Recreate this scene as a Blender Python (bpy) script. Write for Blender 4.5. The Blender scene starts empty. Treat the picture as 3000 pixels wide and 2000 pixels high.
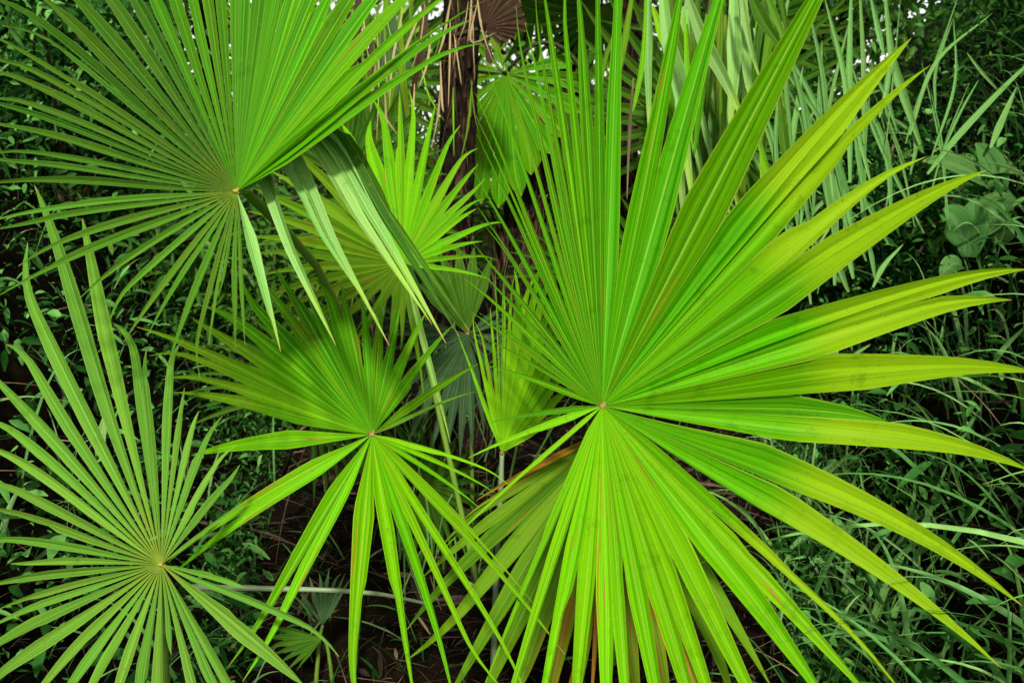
import bpy, math, random
import numpy as np
from mathutils import Vector as Vec

random.seed(7)
RNG = np.random.default_rng(11)
SC = bpy.context.scene
COL = SC.collection

# ------------------------------------------------------------------ camera
PITCH = math.radians(12.0)
F = 2167.0                                   # focal length in photograph pixels (3000 wide)
EYE = Vec((0, 0, 1.6))
FWD = Vec((0, math.cos(PITCH), -math.sin(PITCH)))
UPV = Vec((0, math.sin(PITCH), math.cos(PITCH)))
RGT = Vec((1, 0, 0))

def P(x, y, d):
    """world point seen at photograph pixel (x, y), d metres deep"""
    return EYE + FWD * d + RGT * ((x - 1500) / F * d) + UPV * ((1000 - y) / F * d)

cam_d = bpy.data.cameras.new('camera')
cam = bpy.data.objects.new('camera', cam_d)
COL.objects.link(cam)
cam.location = EYE
cam.rotation_euler = (math.pi / 2 - PITCH, 0, 0)
cam_d.sensor_width = 36.0
cam_d.lens = 36.0 * F / 3000.0
cam_d.clip_start = 0.02
cam_d.clip_end = 800
cam_d.dof.use_dof = True
cam_d.dof.focus_distance = 1.65
cam_d.dof.aperture_fstop = 5.6
SC.camera = cam

# ------------------------------------------------------------------ materials
def new_mat(name):
    m = bpy.data.materials.new(name)
    m.use_nodes = True
    nt = m.node_tree
    nt.nodes.clear()
    return m, nt

class NB:
    def __init__(s, nt): s.nt = nt
    def n(s, t, **k):
        nd = s.nt.nodes.new(t)
        for a, b in k.items(): setattr(nd, a, b)
        return nd
    def l(s, a, b): s.nt.links.new(a, b)
    def math(s, op, a, b=None, c=None):
        nd = s.n('ShaderNodeMath', operation=op)
        for i, v in enumerate((a, b, c)):
            if v is None: continue
            if isinstance(v, (int, float)): nd.inputs[i].default_value = v
            else: s.l(v, nd.inputs[i])
        return nd.outputs[0]
    def smooth(s, v, a, b):
        nd = s.n('ShaderNodeMapRange', interpolation_type='SMOOTHSTEP')
        s.l(v, nd.inputs[0]); nd.inputs[1].default_value = a; nd.inputs[2].default_value = b
        return nd.outputs[0]
    def mix(s, f, a, b):
        nd = s.n('ShaderNodeMix', data_type='RGBA')
        if isinstance(f, (int, float)): nd.inputs[0].default_value = f
        else: s.l(f, nd.inputs[0])
        for i, v in ((6, a), (7, b)):
            if isinstance(v, tuple): nd.inputs[i].default_value = (*v, 1)
            else: s.l(v, nd.inputs[i])
        return nd.outputs[2]

def leaf_mat(name, base, base2, tip=None, tip_from=0.45, rib=None, margin=None, trans=0.35,
             rough=0.5, blotch=None, spec=0.06, heart=None, stain=0.0, tipdry=0.025, tcol=None):
    """palm leaflet: streaked lengthwise (UV x across the blade -1..1, UV y along it 0..1)"""
    m, nt = new_mat(name)
    b = NB(nt)
    uv = b.n('ShaderNodeUVMap', uv_map='UVMap')
    sep = b.n('ShaderNodeSeparateXYZ'); b.l(uv.outputs[0], sep.inputs[0])
    u, v = sep.outputs[0], sep.outputs[1]
    oi = b.n('ShaderNodeObjectInfo')
    rnd = oi.outputs['Random']
    def streak(fu, fv, scale=1.0, detail=3.0, w=0.0):
        c = b.n('ShaderNodeCombineXYZ')
        b.l(b.math('MULTIPLY', u, fu), c.inputs[0])
        b.l(b.math('MULTIPLY', v, fv), c.inputs[1])
        b.l(b.math('MULTIPLY_ADD', rnd, 57.0, w), c.inputs[2])
        t = b.n('ShaderNodeTexNoise'); t.inputs['Scale'].default_value = scale; t.inputs['Detail'].default_value = detail
        b.l(c.outputs[0], t.inputs['Vector'])
        return t.outputs[0]
    s1 = streak(5.0, 0.9, 1.0, 4.0)
    s2 = streak(16.0, 1.4, 1.0, 2.0, 5.0)
    f = b.smooth(b.math('MULTIPLY_ADD', s2, 0.5, b.math('MULTIPLY', s1, 0.6)), 0.38, 0.72)
    col = b.mix(f, base, base2)
    # leaf to leaf variation
    hs = b.n('ShaderNodeHueSaturation')
    b.l(b.math('MULTIPLY_ADD', rnd, 0.024, 0.488), hs.inputs['Hue'])
    b.l(b.math('MULTIPLY_ADD', b.math('FRACT', b.math('MULTIPLY', rnd, 7.31)), 0.35, 0.82), hs.inputs['Value'])
    b.l(col, hs.inputs['Color']); col = hs.outputs[0]
    au = b.math('ABSOLUTE', u)
    if tip:
        col = b.mix(b.smooth(b.math('MULTIPLY_ADD', s1, 0.1, b.math('ADD', v, -0.05)), tip_from, tip_from + 0.16), col, tip)
    if heart:
        col = b.mix(b.math('SUBTRACT', 0.8, b.math('MULTIPLY', b.smooth(v, 0.0, 0.22), 0.8)), col, heart)
    # dark creases between the fine ribs
    s3 = streak(26.0, 0.5, 1.0, 1.0, 3.0)
    col = b.mix(b.math('MULTIPLY', b.smooth(s3, 0.55, 0.66), 0.38), col, tuple(c * 0.35 for c in base))
    if rib:
        col = b.mix(b.math('MULTIPLY', b.math('SUBTRACT', 1.0, b.smooth(au, 0.03, 0.09)), 0.65), col, rib)
    if margin:
        col = b.mix(b.math('MULTIPLY', b.smooth(au, 0.9, 0.98), 0.6), col, margin)
    if stain:
        st = streak(2.2, 2.6, 1.0, 5.0, 31.0)
        col = b.mix(b.math('MULTIPLY', b.smooth(st, 0.66 - 0.15 * stain, 0.72 - 0.15 * stain), 0.9), col, (0.30, 0.12, 0.015))
    if tipdry:
        col = b.mix(b.smooth(v, 1.0 - tipdry, 1.0), col, (0.36, 0.25, 0.08))
    # fine specks and scars
    g = b.n('ShaderNodeTexCoord')
    nz = b.n('ShaderNodeTexNoise'); nz.inputs['Scale'].default_value = 90; nz.inputs['Detail'].default_value = 3
    b.l(g.outputs['Object'], nz.inputs['Vector'])
    col = b.mix(b.math('MULTIPLY', b.smooth(nz.outputs[0], 0.66, 0.71), 0.55), col, (0.17, 0.13, 0.03))
    n2 = b.n('ShaderNodeTexNoise'); n2.inputs['Scale'].default_value = 14; n2.inputs['Detail'].default_value = 6; n2.inputs['Roughness'].default_value = 0.7
    b.l(g.outputs['Object'], n2.inputs['Vector'])
    col = b.mix(b.math('MULTIPLY', b.smooth(n2.outputs[0], 0.56, 0.70), 0.35), col, tuple(c * 0.45 for c in base))
    col = b.mix(b.math('MULTIPLY', b.smooth(n2.outputs[0], 0.70, 0.73), 0.8), col, (0.10, 0.06, 0.02))
    bmp = b.n('ShaderNodeBump'); bmp.inputs['Strength'].default_value = 0.28; bmp.inputs['Distance'].default_value = 0.004
    fine = streak(34.0, 0.7, 1.0, 2.0, 9.0)
    b.l(b.math('MULTIPLY_ADD', fine, 0.5, s2), bmp.inputs['Height'])
    p = b.n('ShaderNodeBsdfPrincipled')
    b.l(col, p.inputs['Base Color'])
    b.l(b.math('MULTIPLY_ADD', s1, 0.25, rough - 0.12), p.inputs['Roughness'])
    p.inputs['Specular IOR Level'].default_value = spec
    b.l(bmp.outputs[0], p.inputs['Normal'])
    tr = b.n('ShaderNodeBsdfTranslucent')
    mm = b.n('ShaderNodeMix', data_type='RGBA', blend_type='MULTIPLY'); mm.inputs[0].default_value = 1.0
    b.l(col, mm.inputs[6]); mm.inputs[7].default_value = (*(tcol or (1.35, 1.3, 0.2)), 1)
    b.l(mm.outputs[2], tr.inputs[0]); b.l(bmp.outputs[0], tr.inputs['Normal'])
    ms = b.n('ShaderNodeMixShader'); ms.inputs[0].default_value = trans
    b.l(p.outputs[0], ms.inputs[1]); b.l(tr.outputs[0], ms.inputs[2])
    out = b.n('ShaderNodeOutputMaterial'); b.l(ms.outputs[0], out.inputs[0])
    return m

def scatter_mat(name, cols, trans=0.25, rough=0.5, spec=0.3):
    """small leaves: one colour per leaf picked from a ramp"""
    m, nt = new_mat(name); b = NB(nt)
    geo = b.n('ShaderNodeNewGeometry')
    r = b.n('ShaderNodeValToRGB')
    els = r.color_ramp.elements
    while len(els) < len(cols): els.new(0.5)
    for i, c in enumerate(cols):
        els[i].position = i / (len(cols) - 1); els[i].color = (*c, 1)
    b.l(geo.outputs['Random Per Island'], r.inputs[0])
    tc = b.n('ShaderNodeTexCoord')
    nz = b.n('ShaderNodeTexNoise'); nz.inputs['Scale'].default_value = 40; b.l(tc.outputs['Object'], nz.inputs['Vector'])
    hs = b.n('ShaderNodeHueSaturation'); b.l(r.outputs[0], hs.inputs['Color'])
    b.l(b.math('MULTIPLY_ADD', nz.outputs[0], 0.9, 0.55), hs.inputs['Value'])
    p = b.n('ShaderNodeBsdfPrincipled'); b.l(hs.outputs[0], p.inputs['Base Color'])
    p.inputs['Roughness'].default_value = rough; p.inputs['Specular IOR Level'].default_value = spec
    tr = b.n('ShaderNodeBsdfTranslucent'); b.l(hs.outputs[0], tr.inputs[0])
    ms = b.n('ShaderNodeMixShader'); ms.inputs[0].default_value = trans
    b.l(p.outputs[0], ms.inputs[1]); b.l(tr.outputs[0], ms.inputs[2])
    out = b.n('ShaderNodeOutputMaterial'); b.l(ms.outputs[0], out.inputs[0])
    return m

def rough_mat(name, c1, c2, scale=(20, 20, 4), bump=0.6, rough=0.85):
    m, nt = new_mat(name); b = NB(nt)
    tc = b.n('ShaderNodeTexCoord')
    mp = b.n('ShaderNodeMapping'); mp.inputs['Scale'].default_value = scale
    b.l(tc.outputs['Object'], mp.inputs[0])
    nz = b.n('ShaderNodeTexNoise'); nz.inputs['Scale'].default_value = 1.0; nz.inputs['Detail'].default_value = 7
    b.l(mp.outputs[0], nz.inputs['Vector'])
    col = b.mix(b.smooth(nz.outputs[0], 0.35, 0.68), c1, c2)
    bm = b.n('ShaderNodeBump'); bm.inputs['Strength'].default_value = bump; bm.inputs['Distance'].default_value = 0.03
    b.l(nz.outputs[0], bm.inputs['Height'])
    p = b.n('ShaderNodeBsdfPrincipled'); b.l(col, p.inputs['Base Color']); p.inputs['Roughness'].default_value = rough
    p.inputs['Specular IOR Level'].default_value = 0.03
    b.l(bm.outputs[0], p.inputs['Normal'])
    out = b.n('ShaderNodeOutputMaterial'); b.l(p.outputs[0], out.inputs[0])
    return m

RIB = (0.22, 0.42, 0.03)
M = {}
M['lime'] = leaf_mat('lime leaf', (0.070, 0.27, 0.0006), (0.165, 0.47, 0.001), stain=0.15, rib=RIB, margin=(0.30, 0.45, 0.03))
M['green'] = leaf_mat('green leaf', (0.032, 0.155, 0.0006), (0.095, 0.34, 0.001), stain=0.1, rib=RIB, margin=(0.28, 0.42, 0.03))
M['olive_tip'] = leaf_mat('green leaf with olive tip', (0.040, 0.19, 0.0006), (0.115, 0.38, 0.001), tip=(0.21, 0.37, 0.005),
                          tip_from=0.42, rib=None, margin=(0.28, 0.42, 0.03), stain=0.0)
M['olive_end'] = leaf_mat('lime leaf with olive end', (0.085, 0.29, 0.002), (0.13, 0.36, 0.003), tip=(0.13, 0.28, 0.006), tip_from=0.5, rib=RIB)
M['mid'] = leaf_mat('mid green leaf', (0.045, 0.15, 0.006), (0.10, 0.25, 0.014), heart=(0.17, 0.22, 0.015), rib=(0.16, 0.32, 0.05), margin=(0.2, 0.33, 0.08))
M['cool'] = leaf_mat('cool green leaf', (0.068, 0.20, 0.012), (0.155, 0.34, 0.030), rib=(0.2, 0.36, 0.08), margin=(0.24, 0.38, 0.1), heart=(0.20, 0.25, 0.02), tcol=(1.2, 1.15, .5), tipdry=0.03)
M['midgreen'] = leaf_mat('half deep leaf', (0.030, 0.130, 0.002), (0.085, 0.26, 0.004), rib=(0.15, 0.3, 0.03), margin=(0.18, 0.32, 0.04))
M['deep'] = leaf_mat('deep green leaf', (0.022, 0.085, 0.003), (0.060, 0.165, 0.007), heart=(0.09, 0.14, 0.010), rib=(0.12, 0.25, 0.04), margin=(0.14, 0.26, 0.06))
M['pale'] = leaf_mat('pale underside leaf', (0.10, 0.27, 0.03), (0.20, 0.40, 0.07), rib=(0.3, 0.42, 0.18), margin=(0.3, 0.4, 0.2), trans=0.25,
                     spec=0.3, tip=(0.22, 0.40, 0.03), tip_from=0.72, tipdry=0.06, tcol=(1.1, 1.1, 0.6))
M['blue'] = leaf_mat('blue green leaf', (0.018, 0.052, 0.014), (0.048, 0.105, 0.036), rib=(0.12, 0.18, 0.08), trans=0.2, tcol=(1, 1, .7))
M['yellow'] = leaf_mat('yellow green leaf', (0.12, 0.40, 0.002), (0.26, 0.60, 0.004), rib=(0.35, 0.5, 0.05), margin=(0.35, 0.5, 0.05), trans=0.45)
M['old'] = leaf_mat('old olive leaf', (0.060, 0.17, 0.002), (0.13, 0.28, 0.005), rib=(0.16, 0.25, 0.04), stain=0.25)
M['stained'] = leaf_mat('stained leaf', (0.08, 0.19, 0.003), (0.17, 0.28, 0.008), rib=(0.25, 0.25, 0.06), stain=1.0)
M['rust'] = leaf_mat('rusty dry leaf', (0.20, 0.09, 0.010), (0.46, 0.25, 0.02), rib=(0.4, 0.25, 0.06), trans=0.3, tcol=(1.1, .9, .5))
M['brown'] = leaf_mat('dead leaf', (0.018, 0.010, 0.005), (0.05, 0.028, 0.014), rib=(0.08, 0.05, 0.03), trans=0.1, tcol=(1, 1, 1))
M['straw'] = leaf_mat('straw leaf', (0.28, 0.20, 0.09), (0.42, 0.33, 0.17), trans=0.2, tcol=(1, 1, 1))
M['grass'] = leaf_mat('grass blade', (0.06, 0.20, 0.035), (0.19, 0.40, 0.10), rib=(0.2, 0.34, 0.15), trans=0.3, tcol=(1.1, 1.1, .6))
M['grey'] = leaf_mat('grey green petiole', (0.16, 0.22, 0.12), (0.22, 0.29, 0.17), trans=0.0)
M['petiole'] = leaf_mat('petiole', (0.10, 0.20, 0.02), (0.16, 0.27, 0.04), trans=0.0)
M['darkstem'] = leaf_mat('dark petiole', (0.02, 0.022, 0.01), (0.04, 0.045, 0.02), trans=0.0)
M['hub'] = rough_mat('brown hub', (0.10, 0.07, 0.02), (0.30, 0.22, 0.07), (90, 90, 90))
M['hubyellow'] = rough_mat('yellow hub', (0.16, 0.14, 0.02), (0.32, 0.26, 0.04), (90, 90, 90))
M['bark'] = rough_mat('palm bark', (0.003, 0.0022, 0.0016), (0.021, 0.014, 0.009), (70, 70, 6), 1.0)
M['boot'] = rough_mat('leaf base', (0.014, 0.008, 0.004), (0.10, 0.062, 0.036), (40, 40, 6), 0.8)
M['fibre'] = rough_mat('palm fibre', (0.05, 0.025, 0.012), (0.12, 0.07, 0.04), (60, 60, 60), 0.3)
M['soil'] = rough_mat('soil', (0.0015, 0.0012, 0.0006), (0.008, 0.0055, 0.0026), (9, 9, 9), 1.0)
M['twig'] = rough_mat('twig', (0.06, 0.04, 0.025), (0.16, 0.12, 0.07), (30, 30, 30), 0.3)
M['cover'] = scatter_mat('ground cover leaf', [(0.005, 0.02, 0.003), (0.009, 0.04, 0.006), (0.010, 0.05, 0.006), (0.02, 0.085, 0.011), (0.055, 0.19, 0.03), (0.14, 0.36, 0.07)], spec=0.02, rough=0.6)
M['cover2'] = scatter_mat('wild grass', [(0.008, 0.035, 0.006), (0.02, 0.08, 0.012), (0.05, 0.17, 0.03), (0.13, 0.33, 0.09), (0.26, 0.36, 0.14)], spec=0.03)
M['longgrass'] = scatter_mat('long grass', [(0.03, 0.11, 0.02), (0.08, 0.23, 0.05), (0.14, 0.33, 0.09), (0.24, 0.44, 0.15), (0.12, 0.28, 0.04)], spec=0.04)
M['weed'] = scatter_mat('weed leaf', [(0.008, 0.035, 0.006), (0.015, 0.07, 0.01), (0.05, 0.18, 0.03), (0.14, 0.36, 0.08)], spec=0.03)
M['litter'] = scatter_mat('litter', [(0.014, 0.008, 0.004), (0.026, 0.015, 0.008), (0.06, 0.036, 0.02), (0.24, 0.17, 0.10)], trans=0.05, rough=0.8)
M['crown'] = scatter_mat('tree leaf', [(0.03, 0.10, 0.012), (0.05, 0.16, 0.015), (0.09, 0.23, 0.02)], trans=0.45)
M['crown2'] = scatter_mat('light tree leaf', [(0.07, 0.22, 0.02), (0.14, 0.33, 0.03), (0.28, 0.42, 0.03)], trans=0.5)
M['broad'] = leaf_mat('broad leaf', (0.05, 0.15, 0.028), (0.10, 0.24, 0.06), rib=(0.12, 0.22, 0.08), trans=0.2, tcol=(1, 1, .6))

# ------------------------------------------------------------------ object helpers
def mesh_obj(name, verts, faces, mat, parent=None, uvs=None, smooth=True, crease=None):
    me = bpy.data.meshes.new(name)
    me.from_pydata([tuple(v) for v in verts], [], faces)
    if uvs is not None:
        uvl = me.uv_layers.new(name='UVMap')
        idx = np.empty(len(me.loops), dtype=np.int64)
        me.loops.foreach_get('vertex_index', idx)
        uvl.data.foreach_set('uv', np.asarray(uvs, dtype=np.float32)[idx].ravel())
    if smooth: me.polygons.foreach_set('use_smooth', [True] * len(me.polygons))
    if crease:
        ev = np.empty(len(me.edges) * 2, dtype=np.int64); me.edges.foreach_get('vertices', ev); ev = ev.reshape(-1, 2)
        c0, c1 = ev[:, 0] % 9, ev[:, 1] % 9
        at = me.attributes.new('sharp_edge', 'BOOLEAN', 'EDGE')
        at.data.foreach_set('value', (c0 == c1) & np.isin(c0, crease))
    me.materials.append(mat)
    o = bpy.data.objects.new(name, me)
    COL.objects.link(o)
    if parent is not None:
        o.parent = parent
    return o

def thing(name, label, cat, loc, group=None):
    o = bpy.data.objects.new(name, None)
    COL.objects.link(o)
    o.location = loc
    o.empty_display_size = 0.05
    o['label'] = label; o['category'] = cat
    if group: o['group'] = group
    return o

def tag(o, label=None, cat=None, group=None, kind=None):
    if label: o['label'] = label
    if cat: o['category'] = cat
    if group: o['group'] = group
    if kind: o['kind'] = kind
    return o

US = [-1, -0.75, -0.5, -0.25, 0, 0.25, 0.5, 0.75, 1.0]
def strip(path, nrm, hwL, hwR, fold, ripple=0.0, twist=0.0):
    """blade along path (list of Vec); returns verts, faces, uvs. hwL/hwR: half widths left/right per station"""
    n = len(path); V_, U_ = [], []
    for i, p in enumerate(path):
        t = (path[min(i + 1, n - 1)] - path[max(i - 1, 0)]).normalized()
        s = i / (n - 1)
        side = t.cross(nrm)
        if side.length < 1e-6: side = Vec((1, 0, 0))
        side.normalize()
        nn = side.cross(t).normalized()
        if twist:
            a = twist * s * s
            side, nn = side * math.cos(a) + nn * math.sin(a), nn * math.cos(a) - side * math.sin(a)
        for u in US:
            hw = hwR[i] if u > 0 else hwL[i]
            off = fold * hw * (abs(u) if not ripple else abs(2 * abs(u) - 1) * (1.0 if abs(u) > 0.5 else 0.55))
            V_.append(p + side * (u * hw) + nn * off)
            U_.append((u, s))
    k = len(US); fc = []
    for i in range(n - 1):
        for j in range(k - 1):
            a = i * k + j
            fc.append((a, a + 1, a + k + 1, a + k))
    return V_, fc, U_

def tube(pts, radii, seg=8):
    V_, fc, U_ = [], [], []
    n = len(pts)
    for i, p in enumerate(pts):
        t = (pts[min(i + 1, n - 1)] - pts[max(i - 1, 0)]).normalized()
        a = t.cross(Vec((0.13, 0.2, 1)) if abs(t.z) < 0.9 else Vec((1, 0.1, 0))).normalized()
        c = t.cross(a)
        for j in range(seg):
            th = 2 * math.pi * j / seg
            V_.append(p + (a * math.cos(th) + c * math.sin(th)) * radii[i] * (1 + 0.10 * math.sin(i * 1.9 + j) + (0.12 if j % 3 == 0 else 0))); U_.append((math.cos(th), i / (n - 1)))
    for i in range(n - 1):
        for j in range(seg):
            fc.append((i * seg + j, i * seg + (j + 1) % seg, (i + 1) * seg + (j + 1) % seg, (i + 1) * seg + j))
    fc.append(tuple(range(seg))[::-1]); fc.append(tuple((n - 1) * seg + j for j in range(seg)))
    return V_, fc, U_

def curve_pts(pts, n=14):
    """smooth (Catmull-Rom) path through points"""
    q = [pts[0] * 2 - pts[1]] + list(pts) + [pts[-1] * 2 - pts[-2]]
    out = []; m = len(pts) - 1
    for i in range(n):
        f = i / (n - 1) * m; k = min(int(f), m - 1); t = f - k
        a, b, c, d = q[k], q[k + 1], q[k + 2], q[k + 3]
        out.append(0.5 * ((2 * b) + (c - a) * t + (2 * a - 5 * b + 4 * c - d) * t * t + (3 * b - a - 3 * c + d) * t ** 3))
    return out

def local(vs, o): return [v - o.location for v in vs]

def taper(s, p=0.62, full=0.0):
    if s <= full: return 1.0
    return max(0.0, 1 - (s - full) / (1 - full)) ** p

# ------------------------------------------------------------------ fan fronds
def fan(label, hub, d, tips, mat, kx=0.0, kup=-0.3, kdn=-0.3, fold=0.38, bulge=0.05, petiole=None, hubmat='hub', hubr=0.012,
        name='palm_frond', cat='palm frond', sc=1.0, pw=0.011, n=18, group='fan palm fronds', petmat='petiole', wscale=1.0, tp=0.75, full=0.36, wobk=1.0, gapk=1.04, pleat=0):
    """tips: (x, y, width[, options]) in photograph pixels * sc; depth follows the tilt of the frond (kx, kup, kdn per 1000 px)"""
    hx, hy = hub[0] * sc, hub[1] * sc
    H = P(hx, hy, d)
    root = thing(name, label, cat, H, group)
    L = []
    for t in tips:
        o = dict(t[3]) if len(t) > 3 else {}
        x, y, w = t[0] * sc, t[1] * sc, t[2] * sc * wscale
        ky = kup if y < hy else kdn
        dd = d + kx * (x - hx) / 1000 + ky * (y - hy) / 1000 + o.get('dz', 0)
        T = P(x, y, dd)
        ang = math.atan2(hy - y, x - hx)
        if 'c' in o:
            cx, cy = o['c'][0] * sc, o['c'][1] * sc
            ang = math.atan2(hy - cy, cx - hx)
            o['C'] = P(cx, cy, o.get('cd', d))
        if 'pts' in o:
            q0 = o['pts'][0]
            ang = math.atan2(hy - q0[1], q0[0] - hx)
            o['Q'] = [P(*q) for q in o['pts']]; o['C'] = o['Q'][0]
        L.append((ang, T, w * dd / F, o))
    L.sort(key=lambda e: e[0])
    m = len(L)
    for i, (ang, T, W, o) in enumerate(L):
        D = T - H
        first = (o['C'] - H) if 'C' in o else D
        dirn = first.normalized()
        def nb(j):
            e = L[j % m]; return ((e[3]['C'] if 'C' in e[3] else e[1]) - H).normalized()
        pv, nx = nb(i - 1), nb(i + 1)
        g0 = min(dirn.angle(pv), 0.24) if m > 1 else 0.1
        g1 = min(dirn.angle(nx), 0.24) if m > 1 else 0.1
        tang = Vec((0, 0, 0))
        r_img = (RGT * (-math.sin(ang)) + UPV * math.cos(ang))
        ref = nx - pv
        ref = ref if ref.length > 1e-4 and ref.dot(r_img) > 0 else r_img
        nrm = dirn.cross(ref).normalized()
        if nrm.dot(EYE - H) < 0: nrm = -nrm
        Ln = D.length
        path = []
        bl = o.get('bulge', bulge) * Ln * (0.35 + 0.65 * abs(math.cos(ang)))
        wob = random.uniform(-1, 1) * 0.014 * wobk * Ln
        kink = random.choice([0, 0, 0, 0, 1, -1]) * random.uniform(0.02, 0.06) * Ln * min(1, wobk)
        kdn_ = random.choice([0, 0, 1]) * random.uniform(0.015, 0.05) * Ln * min(1, wobk)
        sv = dirn.cross(nrm).normalized()
        qp = curve_pts([H] + o['Q'] + [T], n) if 'Q' in o else None
        for k in range(n):
            s = k / (n - 1)
            if qp:
                p = qp[k]
            elif 'C' in o:
                p = H * (1 - s) ** 2 + o['C'] * 2 * s * (1 - s) + T * s * s
            else:
                p = H + D * s + Vec((0, 0, 1)) * bl * 4 * s * s * (1 - s) * 0.9
            p = p + sv * wob * s * s * math.sin(3.0 * s + i)
            if s > 0.78 and not qp:
                e_ = ((s - 0.78) / 0.22) ** 2
                p = p + sv * kink * e_ - Vec((0, 0, 1)) * kdn_ * e_
            path.append(p)
        hl, hr = [], []
        gk = o.get('gapk', gapk)
        torn = random.random() < 0.22
        ts, tl, tside = random.uniform(0.45, 0.85), random.uniform(0.35, 0.7), random.random() < 0.5
        for k in range(n):
            s = k / (n - 1); r = (path[k] - H).length
            wt = 0.5 * W * taper(s, o.get('tp', tp), o.get('full', full))
            if qp: r = 9.0 if s > 0.22 else r * 4
            a0, a1 = math.tan(g0 / 2) * r * gk, math.tan(g1 / 2) * r * gk
            f_ = (tl + (1 - tl) * min(1, abs(s - ts) * 5 if s < ts + 0.05 else 0.25)) if torn and s > ts - 0.03 else 1.0
            hl.append(max(min(a0, wt * (f_ if tside else 1)), 0.0004)); hr.append(max(min(a1, wt * (1 if tside else f_)), 0.0004))
        # side = t x n: check which neighbour is on the + side
        if sv.dot(nx - dirn) < 0: hl, hr = hr, hl
        nm = o.get('name', 'leaflet')
        vs, fc, uv = strip([q - H for q in path], nrm, hl, hr, o.get('fold', fold * random.uniform(0.7, 1.25)), pleat,
                           o.get('twist', random.uniform(-0.35, 0.35)))
        ob = mesh_obj(nm, vs, fc, M[o.get('m', mat)], root, uv, crease=[2, 4, 6] if pleat else [4])
        if 'label' in o: ob['label'] = o['label']
    # little tongue (hastula) where the leaflets meet
    if hubr:
        hv, hf = [], []
        tow = (EYE - H).normalized()
        a = tow.cross(Vec((0, 0, 1))).normalized(); c = a.cross(tow)
        rings = [(1.0, 0.0), (0.75, 0.5), (0.3, 0.75)]
        for rr, hh in rings:
            for j in range(10):
                th = 2 * math.pi * j / 10
                wv = 1 + 0.35 * math.sin(3 * th + 1) + 0.2 * math.sin(5 * th)
                hv.append((a * math.cos(th) + c * math.sin(th)) * hubr * rr * wv + tow * (hubr * hh * 0.6 + 0.001))
        for q in range(2):
            for j in range(10):
                hf.append((q * 10 + j, q * 10 + (j + 1) % 10, q * 10 + 10 + (j + 1) % 10, q * 10 + 10 + j))
        hf.append(tuple(20 + j for j in range(10)))
        mesh_obj('hub', hv, hf, M[hubmat], root)
    if petiole:
        pts = [H - (EYE - H).normalized() * 0.008] + [P(*q) for q in petiole]
        cp = curve_pts(pts, 16)
        vs, fc, uv = tube([q - H for q in cp], [pw * (0.7 + 0.5 * k / 15) for k in range(16)], 8)
        mesh_obj('petiole', vs, fc, M[petmat], root, uv)
    return root

VS = 3000 / 2352
# --- A: the big frond right of centre
A = [(1125,970,15,{'m':'green'}),(1105,835,15,{'m':'green'}),(1079,720,14),(1101,716,9),(1065,636,15),(1086,558,15),(1092,469,13),(1087,395,12),
     (1095,310,13),(1090,216,13),(1092,265,9),(1120,150,11),(1165,20,15),(1205,35,15),(1140,80,10),(1080,600,10),(1100,770,9),(1112,505,10),(1280,-90,22),(1218,-20,14),(1372,-140,26),(1238,-60,26),(1322,-120,34),(1425,-150,40),(1588,-130,46),(1690,-130,62),
     (1955,-150,88),(2090,85,84),(2140,140,50,{'dz':0.05}),(2112,340,66,{'tp':0.35}),(2270,380,80),(2368,600,74),(2325,665,86),(2390,842,96),
     (2060,965,84,{'m':'green'}),(2375,1060,92),(2350,1388,84,{'bulge':0.10}),(2300,1534,84,{'bulge':0.07}),(2110,1610,30),(2010,1620,80),(1925,1650,84),
     (1790,1750,86),(1700,1790,60),(1640,1800,64),(1545,1800,62),(1458,1800,58),(1395,1800,56),(1310,1780,52),(1222,1760,44),(1135,1720,32),(1100,1600,22),
     (1010,1265,13),(1075,1053,20,{'m':'yellow'})]
A2 = []
for t in A:
    t = list(t) + ([{}] if len(t) < 4 else [])
    o = dict(t[3])
    if t[0] > 1900 and t[1] > 0: t[2] *= 1.28; o['full'] = 0.4; o['tp'] = 0.85
    if t[1] > 1500 and t[0] < 1800: o['full'] = 0.5
    if t[0] > 2000 and t[1] < 1620: o.setdefault('m', 'olive_tip')
    elif t[1] > 1250: o.setdefault('m', 'lime')
    else: o.setdefault('m', 'green')
    A2.append((t[0], t[1], t[2], o))
fan('huge bright green fan frond right of centre with olive tipped leaflets', (1383, 932), 1.75, A2, 'green', kx=-0.05, kup=-0.30, kdn=-0.42,
    sc=VS, petiole=[(1785, 1500, 2.1), (1800, 2000, 2.5)], hubr=0.010, bulge=0.03, fold=0.55, pleat=1, wobk=0.45)

# --- B: the lime frond left of the centre
B = [(560,1334,64),(510,1154,40,{'m':'olive_end'}),(472,1090,38,{'m':'olive_end'}),(434,1008,38,{'m':'olive_end'}),(395,965,38,{'m':'olive_end'}),
     (540,930,38,{'m':'olive_end'}),(600,880,44),(680,840,44),(740,800,42),(800,770,40),(870,780,38),(940,800,38),(1000,830,36),(1060,850,34),
     (1120,870,32),(1170,905,32),(1247,912,36),(1325,953,36),(1401,1066,26),(1392,1149,13,{'m':'mid'}),
     (1495,1405,16,{'m':'yellow'}),(1450,1443,16),(1405,1487,15),(1566,1760,20),(1655,1916,26),(1560,2060,28),(1445,2060,28),(1345,2060,36),
     (1222,2080,48),(1020,2100,68),(695,1955,52),(735,2005,52),(490,1640,46),(505,1680,46)]
B2 = [(t[0], t[1], t[2] * (1.3 if t[1] < 1180 and t[0] < 1180 else 1.05), {**({'m': 'green'} if t[1] < 1200 else {}), **(t[3] if len(t) > 3 else {})}) for t in B]
fan('lime green fan frond left of centre with widely spread lower leaflets', (1090, 1272), 1.70, B2, 'lime', kup=-0.32, kdn=-0.40, petiole=[(1062, 1500, 2.0), (1030, 2000, 2.3)], fold=0.5, pleat=1, hubr=0.009)

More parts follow.
